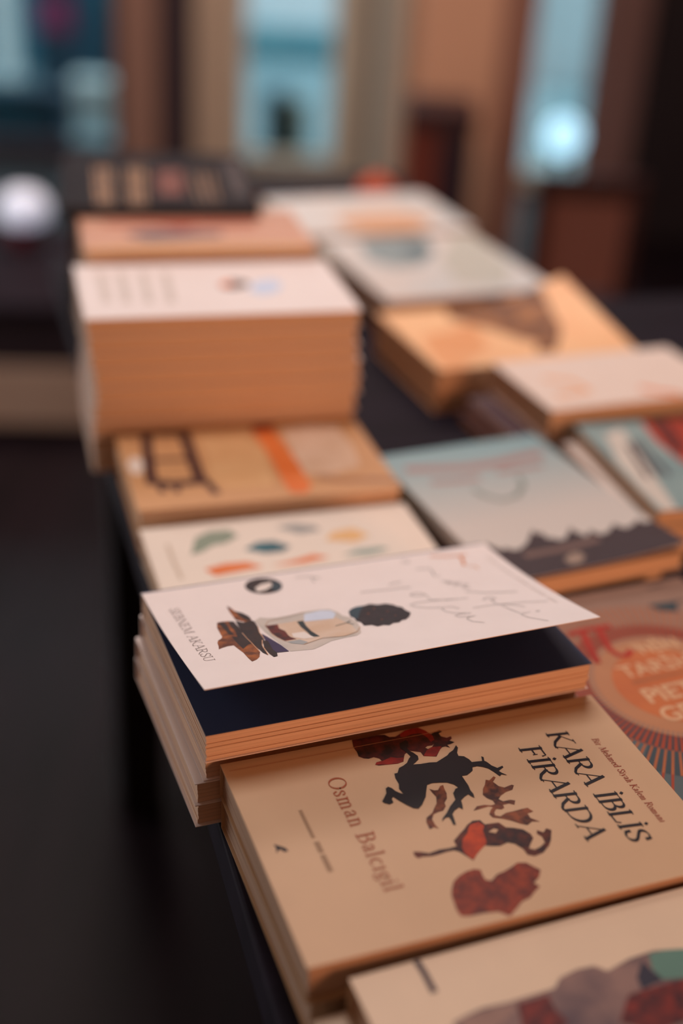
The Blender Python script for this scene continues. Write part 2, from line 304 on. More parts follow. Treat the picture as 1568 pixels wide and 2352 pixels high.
# metres of cover per unit of stroke weight, by cover
SCALE = {'J': .0001, 'B': .00009, 'K': .0001, 'E': .00027, 'D': .00018, 'F': .0002, 'G': .0002, 'H': .00022, 'I': .00019, 'P': .00009, 'Q': .00022, 'L': .0002}
ART = {
 'K': [
  ('p','demon_black',3,0,[(943,91),(965,79),(972,99),(955,131),(945,140),(949,165),(963,187),(975,217),(968,242),(945,259),(923,272),(964,279),(1010,281),(1047,289),(1087,271),(1122,255),(1140,239),(1168,225),(1199,192),(1200,214),(1179,250),(1175,275),(1201,286),(1216,315),(1220,339),(1248,342),(1274,346),(1286,311),(1295,320),(1286,347),(1295,361),(1305,391),(1325,417),(1357,409),(1357,420),(1322,439),(1329,456),(1349,482),(1323,468),(1309,478),(1296,443),(1280,409),(1257,389),(1232,375),(1206,376),(1196,399),(1174,413),(1153,424),(1126,422),(1126,456),(1127,496),(1121,533),(1124,561),(1117,589),(1108,579),(1098,557),(1072,568),(1046,587),(1037,623),(1027,649),(1014,630),(985,644),(964,665),(960,690),(949,739),(937,733),(941,700),(939,678),(919,680),(894,699),(906,679),(942,648),(977,610),(1021,574),(1030,528),(1054,502),(1072,496),(1060,470),(1032,447),(997,437),(961,430),(932,435),(912,471),(890,514),(850,562),(822,583),(800,573),(776,540),(754,503),(737,469),(725,481),(723,508),(700,515),(680,500),(673,485),(697,457),(715,435),(725,402),(741,393),(755,408),(764,433),(781,454),(793,463),(787,423),(800,388),(800,343),(808,311),(825,310),(847,277),(874,267),(900,252),(923,223),(938,210),(931,178),(921,153),(913,131),(924,97)]),
  ('p','ink_maroon',1,0,[(699,1),(739,-11),(794,-8),(842,-9),(876,10),(894,34),(924,40),(954,26),(991,6),(1028,-5),(1066,2),(1093,35),(1110,71),(1139,61),(1168,53),(1176,68),(1153,77),(1154,103),(1178,122),(1205,117),(1201,135),(1183,148),(1203,166),(1179,175),(1157,177),(1162,203),(1142,185),(1125,186),(1107,199),(1065,247),(1031,233),(1003,225),(1001,192),(949,165),(916,185),(894,220),(889,236),(853,243),(801,236),(756,230),(741,219),(755,203),(784,200),(780,181),(756,162),(727,166),(703,156),(684,135),(689,101),(685,58)]),
  ('p','ink_red',2,0,[(954,26),(991,6),(1028,-5),(1066,2),(1093,35),(1113,84),(1109,120),(1084,132),(1079,87),(1062,51),(1016,44),(970,56),(948,49)]),
  ('p','ink_red',2,0,[(741,219),(755,203),(791,202),(837,186),(870,202),(904,206),(887,236),(853,243),(801,236)]),
  ('p','ink_red',2,0,[(1003,225),(1034,190),(1074,171),(1124,180),(1062,246)]),
  ('p','kraft',3,0,[(1038,167),(1052,159),(1079,161),(1091,152),(1074,171),(1046,181)]),
  ('p','ink_brown',1,0,[(930,465),(950,482),(968,485),(990,461),(1008,457),(1002,487),(999,519),(986,553),(961,579),(957,604),(931,629),(903,631),(877,639),(856,669),(855,706),(860,738),(841,722),(818,730),(821,680),(834,652),(875,628),(899,598),(922,572),(939,529),(933,494)]),
  ('p','ink_brown',1,0,[(1229,481),(1244,491),(1279,469),(1285,480),(1257,506),(1270,543),(1293,561),(1338,552),(1346,560),(1324,587),(1285,593),(1249,610),(1227,630),(1241,651),(1280,651),(1301,663),(1283,690),(1261,673),(1229,674),(1226,695),(1207,702),(1185,691),(1165,709),(1159,730),(1179,745),(1217,730),(1255,730),(1304,727),(1335,727),(1350,759),(1316,764),(1315,796),(1347,832),(1310,821),(1278,837),(1249,818),(1218,788),(1178,760),(1141,742),(1135,716),(1155,690),(1175,674),(1156,664),(1116,668),(1072,671),(1102,647),(1141,648),(1173,661),(1194,658),(1195,632),(1175,609),(1166,579),(1185,541),(1209,514)]),
  ('p','ink_dark',1,0,[(999,754),(1038,734),(1074,740),(1084,774),(1109,776),(1153,781),(1171,821),(1209,837),(1244,858),(1264,895),(1263,925),(1232,956),(1212,980),(1233,996),(1268,987),(1302,967),(1307,928),(1293,903),(1305,881),(1328,904),(1354,883),(1372,901),(1339,958),(1312,990),(1263,1025),(1213,1034),(1185,1016),(1183,976),(1160,934),(1132,916),(1088,927),(1049,916),(1019,902),(962,944),(927,977),(916,954),(890,907),(869,891),(832,890),(786,895),(757,896),(710,887),(691,891),(680,873),(684,845),(711,853),(752,875),(806,867),(855,872),(893,869),(894,834),(941,798),(973,777)]),
  ('p','ink_orange',2,0,[(938,837),(974,808),(1012,758),(1063,747),(1076,782),(1055,811),(1046,860),(1033,896),(1001,916),(962,944),(929,973),(918,950),(908,917),(914,880)]),
  ('p','kraft',3,0,[(1077,826),(1111,813),(1129,826),(1106,845)]),
  ('p','ink_rust',1,0,[(759,1109),(786,1071),(826,1046),(869,1031),(907,1028),(933,1041),(927,1077),(928,1105),(951,1117),(994,1088),(1034,1081),(1078,1066),(1116,1049),(1155,1060),(1176,1091),(1197,1121),(1169,1160),(1130,1185),(1145,1213),(1108,1234),(1073,1260),(1024,1272),(990,1297),(936,1333),(922,1320),(899,1295),(834,1284),(767,1281),(730,1270),(726,1234),(735,1183),(740,1149)]),
  ('p','ink_black',1,0,[(84,614),(107,631),(129,651),(137,674),(117,675),(105,654),(91,660),(79,673),(89,643)]),
 ],
 'B': [
  ('p','wood_orange',1,0,[(407,351),(420,374),(431,432),(458,470),(476,513),(483,571),(470,602),(449,602),(427,584),(400,545),(401,509),(401,438)]),
  ('p','wood_dark',2,0,[(433,437),(461,471),(480,524),(483,571),(460,589),(443,554),(433,495)]),
  ('p','wood_orange',1,0,[(296,547),(321,544),(354,549),(384,566),(386,639),(383,748),(392,852),(393,973),(388,1025),(365,1087),(343,1113),(313,1130),(309,1078),(308,996),(299,937),(291,879),(258,877),(229,886),(206,898),(215,862),(223,811),(236,781),(258,764),(269,742),(273,672),(278,611)]),
  ('p','wood_dark',2,0,[(356,554),(384,566),(386,649),(383,748),(385,895),(362,903),(322,948),(315,853),(315,763),(342,775),(354,698),(350,633)]),
  ('p','wood_dark',2,0,[(300,558),(329,552),(336,600),(332,661),(334,744),(310,733),(307,651)]),
  ('p','wood_dark',3,0,[(395,562),(428,603),(475,586),(488,610),(483,681),(463,775),(458,874),(419,966),(411,1082),(398,1040),(393,963),(383,793),(382,729)]),
  ('p','wood_dark',4,0,[(450,880),(471,899),(457,1022),(463,1071),(452,1116),(431,1120),(424,1071),(425,979)]),
  ('p','print_purple',3,0,[(472,788),(486,841),(499,903),(515,985),(525,1083),(463,1071),(457,1022),(461,950),(463,858)]),
  ('s','wood_light',4,4,[(380,737),(381,820),(385,895),(387,1025)]),
  ('s','wood_light',5,5,[(447,878),(424,950),(420,1013),(413,1079)]),
  ('s','wood_light',4,4,[(484,682),(466,776),(463,858)]),
  ('p','jar_glass',1,0,[(492,601),(532,570),(572,595),(617,606),(690,605),(782,588),(868,592),(924,608),(951,670),(955,722),(986,770),(994,843),(980,922),(956,996),(919,1029),(853,1030),(772,1041),(697,1087),(648,1111),(589,1098),(531,1085),(520,983),(508,897),(495,778),(491,680)]),
  ('p','jar_beige',2,0,[(522,694),(622,698),(713,697),(802,704),(907,718),(951,874),(942,972),(861,1009),(756,975),(626,1027),(544,930),(517,836)]),
  ('p','jar_blue',3,0,[(770,624),(868,608),(922,631),(934,679),(896,747),(820,737),(734,723)]),
  ('p','ink_maroon2',3,0,[(522,694),(591,700),(580,760),(597,808),(593,872),(596,898),(616,940),(552,939),(533,876),(521,806),(524,743)]),
  ('p','jar_teal',3,0,[(698,707),(734,707),(724,785),(724,868),(739,958),(699,947),(699,872),(693,787)]),
  ('p','jar_grey',3,0,[(559,953),(629,954),(656,1008),(621,1024),(572,984)]),
  ('p','cover_light',3,0,[(617,854),(686,858),(699,922),(709,960),(653,953),(611,905)]),
  ('s','ink_thin',4,6,[(868,852),(929,838),(969,814),(939,842),(964,871)]),
  ('s','jar_line',4,5,[(626,1027),(733,988),(811,1001),(861,1009),(936,986),(980,922)]),
  ('s','jar_line',4,4,[(522,694),(558,637),(646,627),(780,595)]),
  ('p','burr_dark',2,0,[(1007,686),(1038,652),(1073,636),(1113,638),(1159,626),(1194,655),(1240,656),(1273,690),(1283,721),(1303,743),(1301,788),(1312,842),(1280,893),(1245,925),(1223,924),(1195,950),(1163,944),(1131,967),(1105,948),(1068,955),(1049,920),(1007,913),(1011,861),(996,829),(1002,784),(990,757)]),
  ('p','jar_teal2',3,0,[(1007,686),(1038,652),(1073,636),(1113,638),(1066,712),(1008,812),(1002,784),(990,757)]),
  ('p','wood_orange',3,0,[(1145,700),(1160,697),(1150,715)]),
  ('p','wood_orange',3,0,[(1196,771),(1211,769),(1201,787)]),
  ('p','wood_orange',3,0,[(1211,844),(1226,841),(1216,859)]),
  ('p','wood_orange',3,0,[(1121,866),(1136,863),(1126,881)]),
  ('p','wood_orange',3,0,[(1088,754),(1103,751),(1093,769)]),
  ('p','wood_dark',1,0,[(787,198),(777,220),(762,238),(744,253),(723,264),(699,269),(676,268),(653,263),(631,252),(612,237),(597,218),(586,196),(580,173),(579,149),(583,126),(593,106),(607,88),(624,73),(646,64),(669,59),(693,59),(717,64),(740,74),(759,88),(775,106),(786,128),(792,151),(792,175)]),
  ('p','jar_teal2',2,0,[(770,105),(792,162),(774,231),(730,266),(715,210)]),
  ('p','cover_light',3,0,[(627,178),(681,136),(740,132),(733,178),(679,222),(630,229)]),
  ('s','ink_thin',1,5,[(900,119),(955,119),(1031,170),(985,148),(979,216)]),
  ('s','ink_thin',1,6,[(1372,402),(1413,389),(1453,389)]),
  ('s','ink_thin',1,6,[(1175,449),(1254,455),(1360,471),(1403,471),(1470,487)]),
  ('s','ink_thin',1,5,[(1417,597),(1442,580),(1478,577),(1502,618),(1479,631),(1441,619),(1421,599)]),
  ('s','ink_thin',1,4,[(1498,628),(1494,710),(1579,749),(1699,768),(1612,752),(1497,723),(1406,716),(1358,730),(1372,772),(1435,818),(1499,844)]),
  ('s','ink_thin',1,4,[(1578,901),(1559,860),(1512,845),(1490,863),(1492,913),(1523,952),(1604,993),(1545,976),(1507,993),(1523,1021),(1566,1035),(1609,1040),(1561,1045),(1542,1065),(1551,1114),(1598,1158)]),
  ('s','ink_thin',1,5,[(1572,126),(1600,104),(1620,111),(1612,140),(1588,142)]),
  ('s','ink_thin',1,6,[(1617,250),(1653,252),(1691,267),(1691,317),(1670,372),(1699,396)]),
  ('s','ink_thin',1,8,[(1678,469),(1725,501),(1686,508),(1765,530),(1711,549),(1797,573),(1745,606),(1777,632)]),
  ('s','ink_thin',1,6,[(1730,672),(1777,701),(1816,729),(1844,742),(1917,771),(1994,795)]),
  ('s','ink_thin',1,5,[(1758,833),(1791,811),(1823,817),(1834,845),(1798,848),(1797,915)]),
  ('s','ink_thin',1,4,[(1652,923),(1747,928),(1819,939),(1945,964),(2066,1013)]),
  ('s','ink_thin',1,4,[(1799,929),(1857,965),(1890,1000),(1909,1036)]),
  ('s','ink_thin',1,4,[(1809,959),(1825,1056),(1836,1113),(1900,1121),(1832,1137),(1842,1194),(1907,1294)]),
  ('s','ink_thin',1,8,[(1929,1127),(1946,1133)]),
  ('s','print_orange',1,18,[(1778,101),(1874,134),(1986,155)]),
  ('s','print_orange',1,20,[(1951,150),(1935,222),(1908,292)]),
  ('s','print_orange2',1,14,[(1928,311),(1965,330),(1962,372)]),
 ],
 'E': [
  ('p','print_tan',1,0,[(592,130),(970,153),(1077,454),(1005,1040),(678,1051),(581,892),(633,455)]),
  ('s','ink_brown2',1,30,[(15,-8),(218,5),(381,53),(552,62)]),
  ('s','ink_brown2',1,30,[(241,-11),(212,266),(183,567),(161,817)]),
  ('s','ink_brown2',1,32,[(523,77),(516,357),(508,586),(503,879)]),
  ('s','ink_brown2',1,18,[(178,491),(341,501),(521,513)]),
  ('s','ink_brown2',1,34,[(150,833),(292,894),(403,896),(534,884)]),
  ('s','ink_brown2',1,22,[(525,847),(561,995),(575,1084)]),
  ('s','ink_brown2',1,18,[(212,897),(211,1001)]),
  ('s','ink_brown2',1,18,[(320,917),(311,1013)]),
  ('p','cover_white',2,0,[(25,539),(75,416),(136,446),(141,578),(99,699),(44,689)]),
  ('p','print_orange3',2,0,[(1048,82),(1216,89),(1257,563),(1273,1088),(1210,1200),(1101,1180),(1084,1054),(1083,572)]),
  ('p','ink_red',3,0,[(1085,-126),(1242,-100),(1237,114),(1047,124)]),
  ('p','print_pale',1,0,[(1280,121),(1526,77),(1736,112),(1758,531),(1707,872),(1464,941),(1271,907),(1267,526)]),
  ('s','ink_brown3',1,26,[(1369,979),(1515,1059),(1762,1085),(1885,1126)]),
 ],
 'D': [
  ('p','leaf_green',1,0,[(273,550),(345,338),(452,265),(590,268),(638,365),(536,444),(442,455),(352,528)]),
  ('p','leaf_teal',1,0,[(632,555),(742,480),(849,483),(948,577),(879,635),(761,635)]),
  ('p','leaf_grey',1,0,[(919,301),(1044,281),(1187,342),(1207,410),(1052,424)]),
  ('p','leaf_yellow',1,0,[(1198,547),(1284,448),(1436,424),(1518,543),(1391,617)]),
  ('p','print_orange3',1,0,[(321,749),(462,706),(609,716),(701,799),(524,825),(374,845)]),
  ('p','print_orange3',1,0,[(753,801),(930,759),(1064,715),(1163,771),(976,809)]),
  ('p','leaf_green2',1,0,[(1248,771),(1375,715),(1548,717),(1591,756),(1443,796)]),
  ('s','print_faint',1,14,[(147,389),(146,597),(154,827)]),
 ],
 'F': [
  ('p','ink_brown2',2,0,[(1110,569),(1224,477),(1344,521),(1353,617),(1221,700),(1120,669)]),
  ('p','print_orange3',3,0,[(1111,558),(1186,491),(1243,580),(1140,654)]),
  ('p','print_skyblue',1,0,[(1315,724),(1414,538),(1569,494),(1618,612),(1543,799),(1389,856)]),
  ('s','print_faint2',1,35,[(200,210),(198,546),(191,915)]),
  ('s','print_faint2',1,35,[(359,223),(352,559),(341,928)]),
  ('s','print_faint2',1,35,[(536,237),(524,574),(508,944)]),
  ('s','print_faint2',1,35,[(714,251),(698,589),(676,959)]),
 ],
 'G': [
  ('p','print_slate',1,0,[(366,696),(600,604),(938,650),(1202,693),(1202,827),(892,881),(569,932),(430,830)]),
  ('p','print_redpeach',1,0,[(202,351),(666,316),(1551,342),(1565,499),(1032,516),(866,614),(651,469),(234,442)]),
  ('p','print_tan',1,0,[(13,1097),(595,1048),(1867,1083),(1917,1307),(1925,1357),(19,1339)]),
 ],
 'H': [
  ('s','gold_text',1,16,[(318,389),(313,1084),(316,1676)]),
  ('s','gold_text',1,16,[(380,387),(371,1082),(371,1676)]),
  ('s','gold_text',1,16,[(441,384),(429,1080),(427,1675)]),
  ('s','gold_text',1,16,[(626,377),(605,1076),(595,1672)]),
  ('s','gold_text',1,16,[(688,374),(664,1074),(651,1671)]),
  ('s','gold_text',1,16,[(751,372),(723,1073),(707,1670)]),
  ('p','rust_text',1,0,[(868,496),(1118,470),(1067,1371),(843,1391)]),
  ('s','gold_text2',1,16,[(1205,569),(1192,1060),(1188,1590)]),
  ('s','gold_text2',1,16,[(1289,566),(1272,1058),(1265,1589)]),
  ('s','gold_text2',1,16,[(1372,563),(1353,1056),(1342,1588)]),
  ('p','rust_text2',1,0,[(1541,26),(1719,-1),(1639,1359),(1498,1377)]),
 ],
 'I': [
  ('p','print_plum',1,0,[(143,1453),(179,1535),(202,1582),(242,1556),(271,1605),(317,1611),(412,1551),(550,1393),(557,1453),(595,1446),(586,1531),(628,1546),(648,1583),(699,1584),(827,1452),(820,1530),(852,1563),(843,1616),(939,1537),(942,1586),(968,1626),(1045,1604),(1137,1522),(1146,1573),(1179,1616),(1250,1592),(1321,1543),(1341,1605),(1387,1604),(1490,1539),(1530,1559),(1541,1719),(1411,1975),(1083,2001),(543,2046),(242,2072),(22,2055),(30,1822)]),
  ('s','print_redgrey',1,55,[(153,277),(418,342),(599,380),(858,385),(1066,353),(1261,334)]),
  ('s','print_redgrey',1,36,[(233,524),(394,557),(581,562)]),
  ('s','print_redgrey',1,36,[(799,519),(965,522),(1158,518)]),
  ('s','print_birds',1,22,[(464,724),(489,838),(576,936),(716,911),(851,776),(894,643)]),
  ('s','print_sand',2,34,[(321,1702),(597,1704),(889,1678)]),
  ('p','print_sand2',2,0,[(532,1832),(613,1785),(677,1791),(680,1852),(618,1919),(536,1929),(515,1885)]),
 ],
 'P': [
  ('p','print_greyplum',1,0,[(315,338),(376,324),(459,312),(580,321),(628,319),(790,318),(838,278),(930,261),(1010,268),(1051,311),(1170,283),(1303,278),(1429,310),(1506,366),(1255,831),(907,874),(406,702),(223,559)]),
  ('p','print_tan2',2,0,[(328,343),(453,323),(574,332),(590,361),(505,403),(389,450)]),
  ('p','ink_maroon2',2,0,[(602,338),(745,340),(739,420),(756,488),(648,538),(564,467)]),
  ('p','print_mint',2,0,[(1271,287),(1339,290),(1429,310),(1471,354),(1358,453),(1248,425),(1237,364)]),
  ('p','print_navy',2,0,[(1221,310),(1232,372),(1248,425),(1134,444),(1149,382)]),
  ('p','ink_maroon2',2,0,[(1065,448),(1192,445),(1358,453),(1315,634),(1060,644),(955,556)]),
  ('s','ink_plum',1,34,[(305,-17),(309,71),(307,169)]),
 ],
 'L': [
  ('p','print_cream',1,0,[(166,205),(359,108),(148,1530),(40,1545),(21,1182),(49,691)]),
  ('s','ink_plum',2,18,[(268,417),(164,961)]),
  ('s','ink_plum',2,18,[(323,386),(254,956)]),
  ('s','ink_plum',2,18,[(379,354),(344,951)]),
  ('p','print_red',2,0,[(580,-116),(1096,-137),(1281,-113),(639,1374),(562,763),(528,374)]),
  ('p','ink_maroon2',3,0,[(649,-21),(795,-45),(715,478),(580,728),(597,383)]),
 ],
 'M': [
  ('p','print_mottle',1,0,[(789,-261),(1264,-474),(1757,-458),(1788,-141),(1539,875),(1304,1212),(1077,974),(904,610),(648,286)]),
  ('p','print_mottle',2,0,[(1184,1060),(1475,993),(1244,1323),(1066,1285)]),
  ('p','print_orange4',1,0,[(159,716),(824,459),(677,1078),(164,1560),(42,1419)]),
 ],
 'N': [
  ('p','print_bluegrey',1,0,[(443,112),(995,-180),(1313,75),(1186,623),(805,1085),(510,1113),(328,732)]),
  ('p','print_tealdark',2,0,[(879,380),(1193,344),(1121,703),(832,828)]),
  ('p','print_palegrey',1,0,[(1714,-679),(2147,-498),(1966,389),(1788,1276),(1448,1877),(938,1774),(1089,965)]),
 ],
 'N2': [
  ('p','print_peach',1,0,[(604,929),(1032,774),(1599,857),(1796,1215),(1404,1976),(790,1877),(597,1449)]),
 ],
 'Q': [
  ('s','print_orange4',1,30,[(292,433),(470,530),(525,757),(211,785)]),
  ('s','print_orange3',1,32,[(1002,818),(1102,922),(1236,1007)]),
 ],
 'J': [
  ('s','pi_red',8,42,[(304,398),(398,386),(499,388),(592,393)]),
  ('s','pi_red',8,46,[(383,423),(354,529),(320,654),(304,714)]),
  ('s','pi_red',8,44,[(505,414),(475,521),(451,627),(469,689),(511,713),(568,675)]),
  ('p','pi_slate',7,0,[(1060,73),(1168,53),(1283,61),(1392,53),(1490,110),(1293,274),(1180,278),(1127,375),(1019,329),(978,254),(1047,173)]),
 ],
}

# ------------------------------------------------------------------ books
TC = .0004   # cover thickness
def refine(tris, maxlen):
    out = []
    st = list(tris)
    while st:
        t = st.pop()
        d = [math.dist(t[i], t[(i + 1) % 3]) for i in range(3)]
        k = max(range(3), key=lambda i: d[i])
        if d[k] <= maxlen: out.append(t); continue
        a, b, c = t[k], t[(k + 1) % 3], t[(k + 2) % 3]
        m = ((a[0] + b[0]) / 2, (a[1] + b[1]) / 2)
        st.append((a, m, c)); st.append((m, b, c))
    return out

def page_block(L, D, z0, z1, spine, pm, parent, inset=.0015, steps=5, ruffle=.0004, name='pages', top=None):
    """text block built as a few gatherings, each a hair in or out of line"""
    v, f, mi = [], [], []
    n = steps
    for k in range(n):
        a = z0 + (z1 - z0) * k / n; b = z0 + (z1 - z0) * (k + 1) / n
        j = [R.uniform(0, ruffle) for _ in range(4)]
        x0 = (.0006 if spine == 'left' else inset + j[0]); x1 = L - (inset + j[1])
        y1 = -(.0006 if spine == 'back' else inset + j[2]); y0 = -(D - inset - j[3])
        m = MB().box(x0, x1, y0, y1, a, b)
        base = len(v); v += m.v; f += [[base + i for i in q] for q in m.f]; mi += m.m
    return meshobj(name, v, f, [pm], parent, mi)

def cover(L, D, T, spine, cm, parent, art=None, lift=None, name='cover', nu=2, nv=2, fine=None, shrink=None, back=None, ext=(0, 0)):
    """wrap-round paper cover: back sheet, spine and front sheet in one mesh, with its printing"""
    lift = lift or (lambda u, v: 0.)
    shrink = shrink or (lambda u, v: (u, v))
    def P(u, v, h):
        a, b = shrink(u, v)
        return (a, -b, T - TC + lift(u, v) + h)
    v, f, mi = [], [], []
    mats = [cm]
    Lx, Dx = L + ext[0], D + ext[1]
    # front sheet: top and underside
    for side, h in ((1, TC), (0, 0.)):
        b = len(v)
        for i in range(nu + 1):
            for j in range(nv + 1): v.append(P(Lx * i / nu, Dx * j / nv, h))
        for i in range(nu):
            for j in range(nv):
                q = [b + i * (nv + 1) + j, b + (i + 1) * (nv + 1) + j, b + (i + 1) * (nv + 1) + j + 1, b + i * (nv + 1) + j + 1]
                f.append(q[::-1] if side else q); mi.append(0)
    nn = (nu + 1) * (nv + 1)
    rim = [i * (nv + 1) for i in range(nu + 1)] + [nu * (nv + 1) + j for j in range(1, nv + 1)] + [i * (nv + 1) + nv for i in range(nu - 1, -1, -1)] + [j for j in range(nv - 1, 0, -1)]
    for k in range(len(rim)):
        a, b = rim[k], rim[(k + 1) % len(rim)]
        f.append([a, b, nn + b, nn + a]); mi.append(0)
    # back sheet and spine
    def box(x0, x1, y0, y1, z0, z1):
        m = MB().box(x0, x1, y0, y1, z0, z1); b = len(v)
        v.extend(m.v); f.extend([[b + i for i in q] for q in m.f]); mi.extend([0] * 6)
    box(0, L, -D, 0, 0, TC)
    if spine == 'back': box(0, L, -TC, .0003, 0, T - .0002)
    elif spine == 'left': box(-.0003, TC, -D, 0, 0, T - .0002)
    if art:
        for n_, (m, layer, tris) in enumerate(art.items):
            if m not in [x.name for x in mats]: mats.append(ink(m))
            idx = [x.name for x in mats].index(m)
            if fine: tris = refine(tris, fine)
            h = TC + .00004 + .00006 * layer + n_ * 4e-7
            seen = {}
            for t in tris:
                t = [(min(max(p[0], .0002), Lx - .0002), min(max(p[1], .0002), Dx - .0002)) for p in t]
                ar = (t[1][0] - t[0][0]) * (t[2][1] - t[0][1]) - (t[2][0] - t[0][0]) * (t[1][1] - t[0][1])
                if abs(ar) < 1e-12: continue
                if ar > 0: t = t[::-1]
                ids = []
                for p in t:
                    key = (round(p[0], 7), round(p[1], 7))
                    if key not in seen: seen[key] = len(v); v.append(P(p[0], p[1], h))
                    ids.append(seen[key])
                if len(set(ids)) == 3: f.append(ids); mi.append(idx)
    return meshobj(name, v, f, mats, parent, mi)

def book(bl, z0, yaw, L, D, T, spine, cm, pm, label, group=None, art=None, name='paperback_book', lift=None, steps=4, ruffle=.0004, **k):
    o = empty(name, (bl[0], bl[1], TABLE_Z + z0), yaw)
    tag(o, label, 'book', group)
    page_block(L, D, TC + .0001, T - TC - .0001, spine, pm, o, steps=steps, ruffle=ruffle)
    cover(L, D, T, spine, cm, o, art=art, lift=lift, **k)
    return o

def shift(bl, yaw, du, dv):
    """move a back-left corner du along the book and dv towards its front"""
    return (bl[0] + du * math.cos(yaw) + dv * math.sin(yaw), bl[1] + du * math.sin(yaw) - dv * math.cos(yaw))
G_ = .0003   # air between two books of a stack
M_white = mat('white_cover', '#f0e2dc', .42, .03, 40)
M_kraft = mat('kraft_cover', '#c9a783', .5, .08, 14, bump=.05, detail=8)
M_leafw = mat('ivory_cover', '#ecdccb', .5, .03, 40)
M_tan = mat('tan_cover', '#cf9a68', .5, .06, 30)
M_peach = mat('peach_cover', '#d29a7e', .5, .06, 30)
M_black = mat('black_glossy_cover', '#1c161c', .7, .1, 30, spec=.12)
M_cream = mat('cream_cover', '#d9c2a6', .5, .04, 40)
M_teal = mat('teal_cover', '#8fa6a4', .45, .2, 22, col2='#6f8c90')
M_orange = mat('orange_cover', '#fbc894', .5, .1, 25, col2='#f6b884')
M_pale = mat('pale_blue_cover', '#dcd2ca', .45, .05, 20, col2='#c4cccc')
M_pinkwhite = mat('pinkish_white_cover', '#ecd8ca', .5, .03, 40)
M_pi = mat('orange_cover_print', '#b8977c', .45, .05, 30)
M_plumc = mat('plum_cover', '#4a3038', .5, .1, 30)
M_red = mat('dark_red_cover', '#46211f', .5, .1, 30)
M_sky = gradient_mat('sky_cover', [(0, '#76a0a8'), (.10, '#85a6ab'), (.30, '#a4b1b0'), (.6, '#c8c0b8'), (1, '#d0c6bc')], .2)
M_navy = mat('navy_endpaper', '#22355e', .6, .06, 30)
P_near = pages_mat('page_edges_near', '#e2bea2', '#7a4a3c', 1.0, .45)
P_far = pages_mat('page_edges_far', '#e4c2a2', '#c89a78', .35, .35)
P_dim = pages_mat('page_edges_dim', '#b89880', '#7c5c4c', 1.0, .5)

Z = lambda z: TABLE_Z + z
# --- K: the Kara Iblis Firarda paperback, on one more copy
KB, KY, KL, KD = (-.0524, .4984), .3791, .2103, .1345
a = Art().load('K')
FW, UP = (0, 1), (1, 0)       # reading towards the front, letters' heads to the right
a.text('title_ink', 'KARA İBLİS', (.1698, .0235), .0112, FW, UP, .165, .045, slant=.12, track=.02, length=.085)
a.text('title_ink', 'FİRARDA', (.1503, .0305), .0112, FW, UP, .165, .045, slant=.12, track=.02, length=.071)
a.text('sub_red', 'Bir Mehmed Siyah Kalem Romanı', (.1908, .0345), .0036, FW, UP, .12, .05, slant=.18, track=.05, length=.066)
a.text('title_red', 'Osman Balcıgil', (.0468, .0255), .0086, FW, UP, .12, .045, track=.07, length=.079)
for i in range(34):           # the tiny line of print beside the author's name, too small to read
    if i in (16, 17, 24): continue
    vv = .0435 + i * .00125; hgt = .0016 if i < 17 else .0024
    a.ribbon('small_ink', [(.0266, vv), (.0266 + hgt, vv)], .0005, 1)
a.ribbon('pi_peach', [(.003, .0062), (.207, .0062)], .0003, 1)   # hinge crease along the spine
def k_lift(u, v): return -.0006 * max(0, (v - .125) / .01) ** 2
book(shift(KB, KY, .0006, .0012), .0, KY + .004, .2095, .1345, .0196, 'back', M_kraft, P_dim, 'beige paperback beneath the one printed with demon figures', steps=6)
kb = book(KB, .0199, KY, KL, KD, .0201, 'back', M_kraft, P_dim, 'beige paperback with large black title letters and red and black demon figures', art=a, steps=6)

# --- B: the white book with its front cover standing open, on three more copies
BB, BY, BL, BD = (-.1116, .6207), .3912, .2167, .1366
Cq = dict(u0=-.0007, v0=.0006, L=.2178, D=.1373, hl=.0253, hr=.0272, h0=.0021, p=1.4158, dy=.0006)
def b_lift(u, v):
    s = max(v / Cq['D'], 0); h = Cq['hl'] + (Cq['hr'] - Cq['hl']) * u / Cq['L']
    return Cq['h0'] * min(1, v / .004) + h * s ** Cq['p']
def b_shrink(u, v):
    s = max(v / Cq['D'], 0); h = Cq['hl'] + (Cq['hr'] - Cq['hl']) * u / Cq['L']
    return (u + Cq['u0'] + Cq['dy'] * s, v * (1 - .5 * (h / Cq['D']) ** 2 * s ** .7) + Cq['v0'])
a = Art().load('B')
a.text('author_ink', 'ŞEBNEM AKARSU', (.0098, .0275), .0052, FW, UP, .07, .04, slant=.0, track=.04, length=.0755)
for i in range(40):           # faint small print along the head of the cover
    if i % 9 == 7: continue
    vv = .022 + i * .0021
    a.ribbon('print_faint2', [(.2095, vv), (.2108, vv + .0007)], .0006, 1)
b_names = ['second from the top', 'third from the top', 'bottom one']
for k, (dz, du, dv, dy) in enumerate(((.0290, -.0005, -.0030, .006), (.0145, -.0036, -.0022, -.004), (.0, -.0040, -.0028, .002))):
    book(shift(BB, BY, du, dv), dz, BY + dy, BL - .001, BD - .0008, .0142, 'back', M_white, P_near,
         'white paperback, %s of the stack under the open white cover' % b_names[k], 'paperbacks stacked under the open white cover', steps=5, ruffle=.0006)
bo = empty('paperback_book', (*BB, Z(.0435)), BY)
tag(bo, 'white paperback with a jar picture, its front cover lifted over a navy page', 'book', 'paperbacks stacked under the open white cover')
page_block(BL, BD, TC + .0001, .0160, 'back', P_near, bo, steps=12, ruffle=.0009, inset=.0004)
v_, f_ = [], []               # navy end page lying on the text block, gently bowed at its free edge
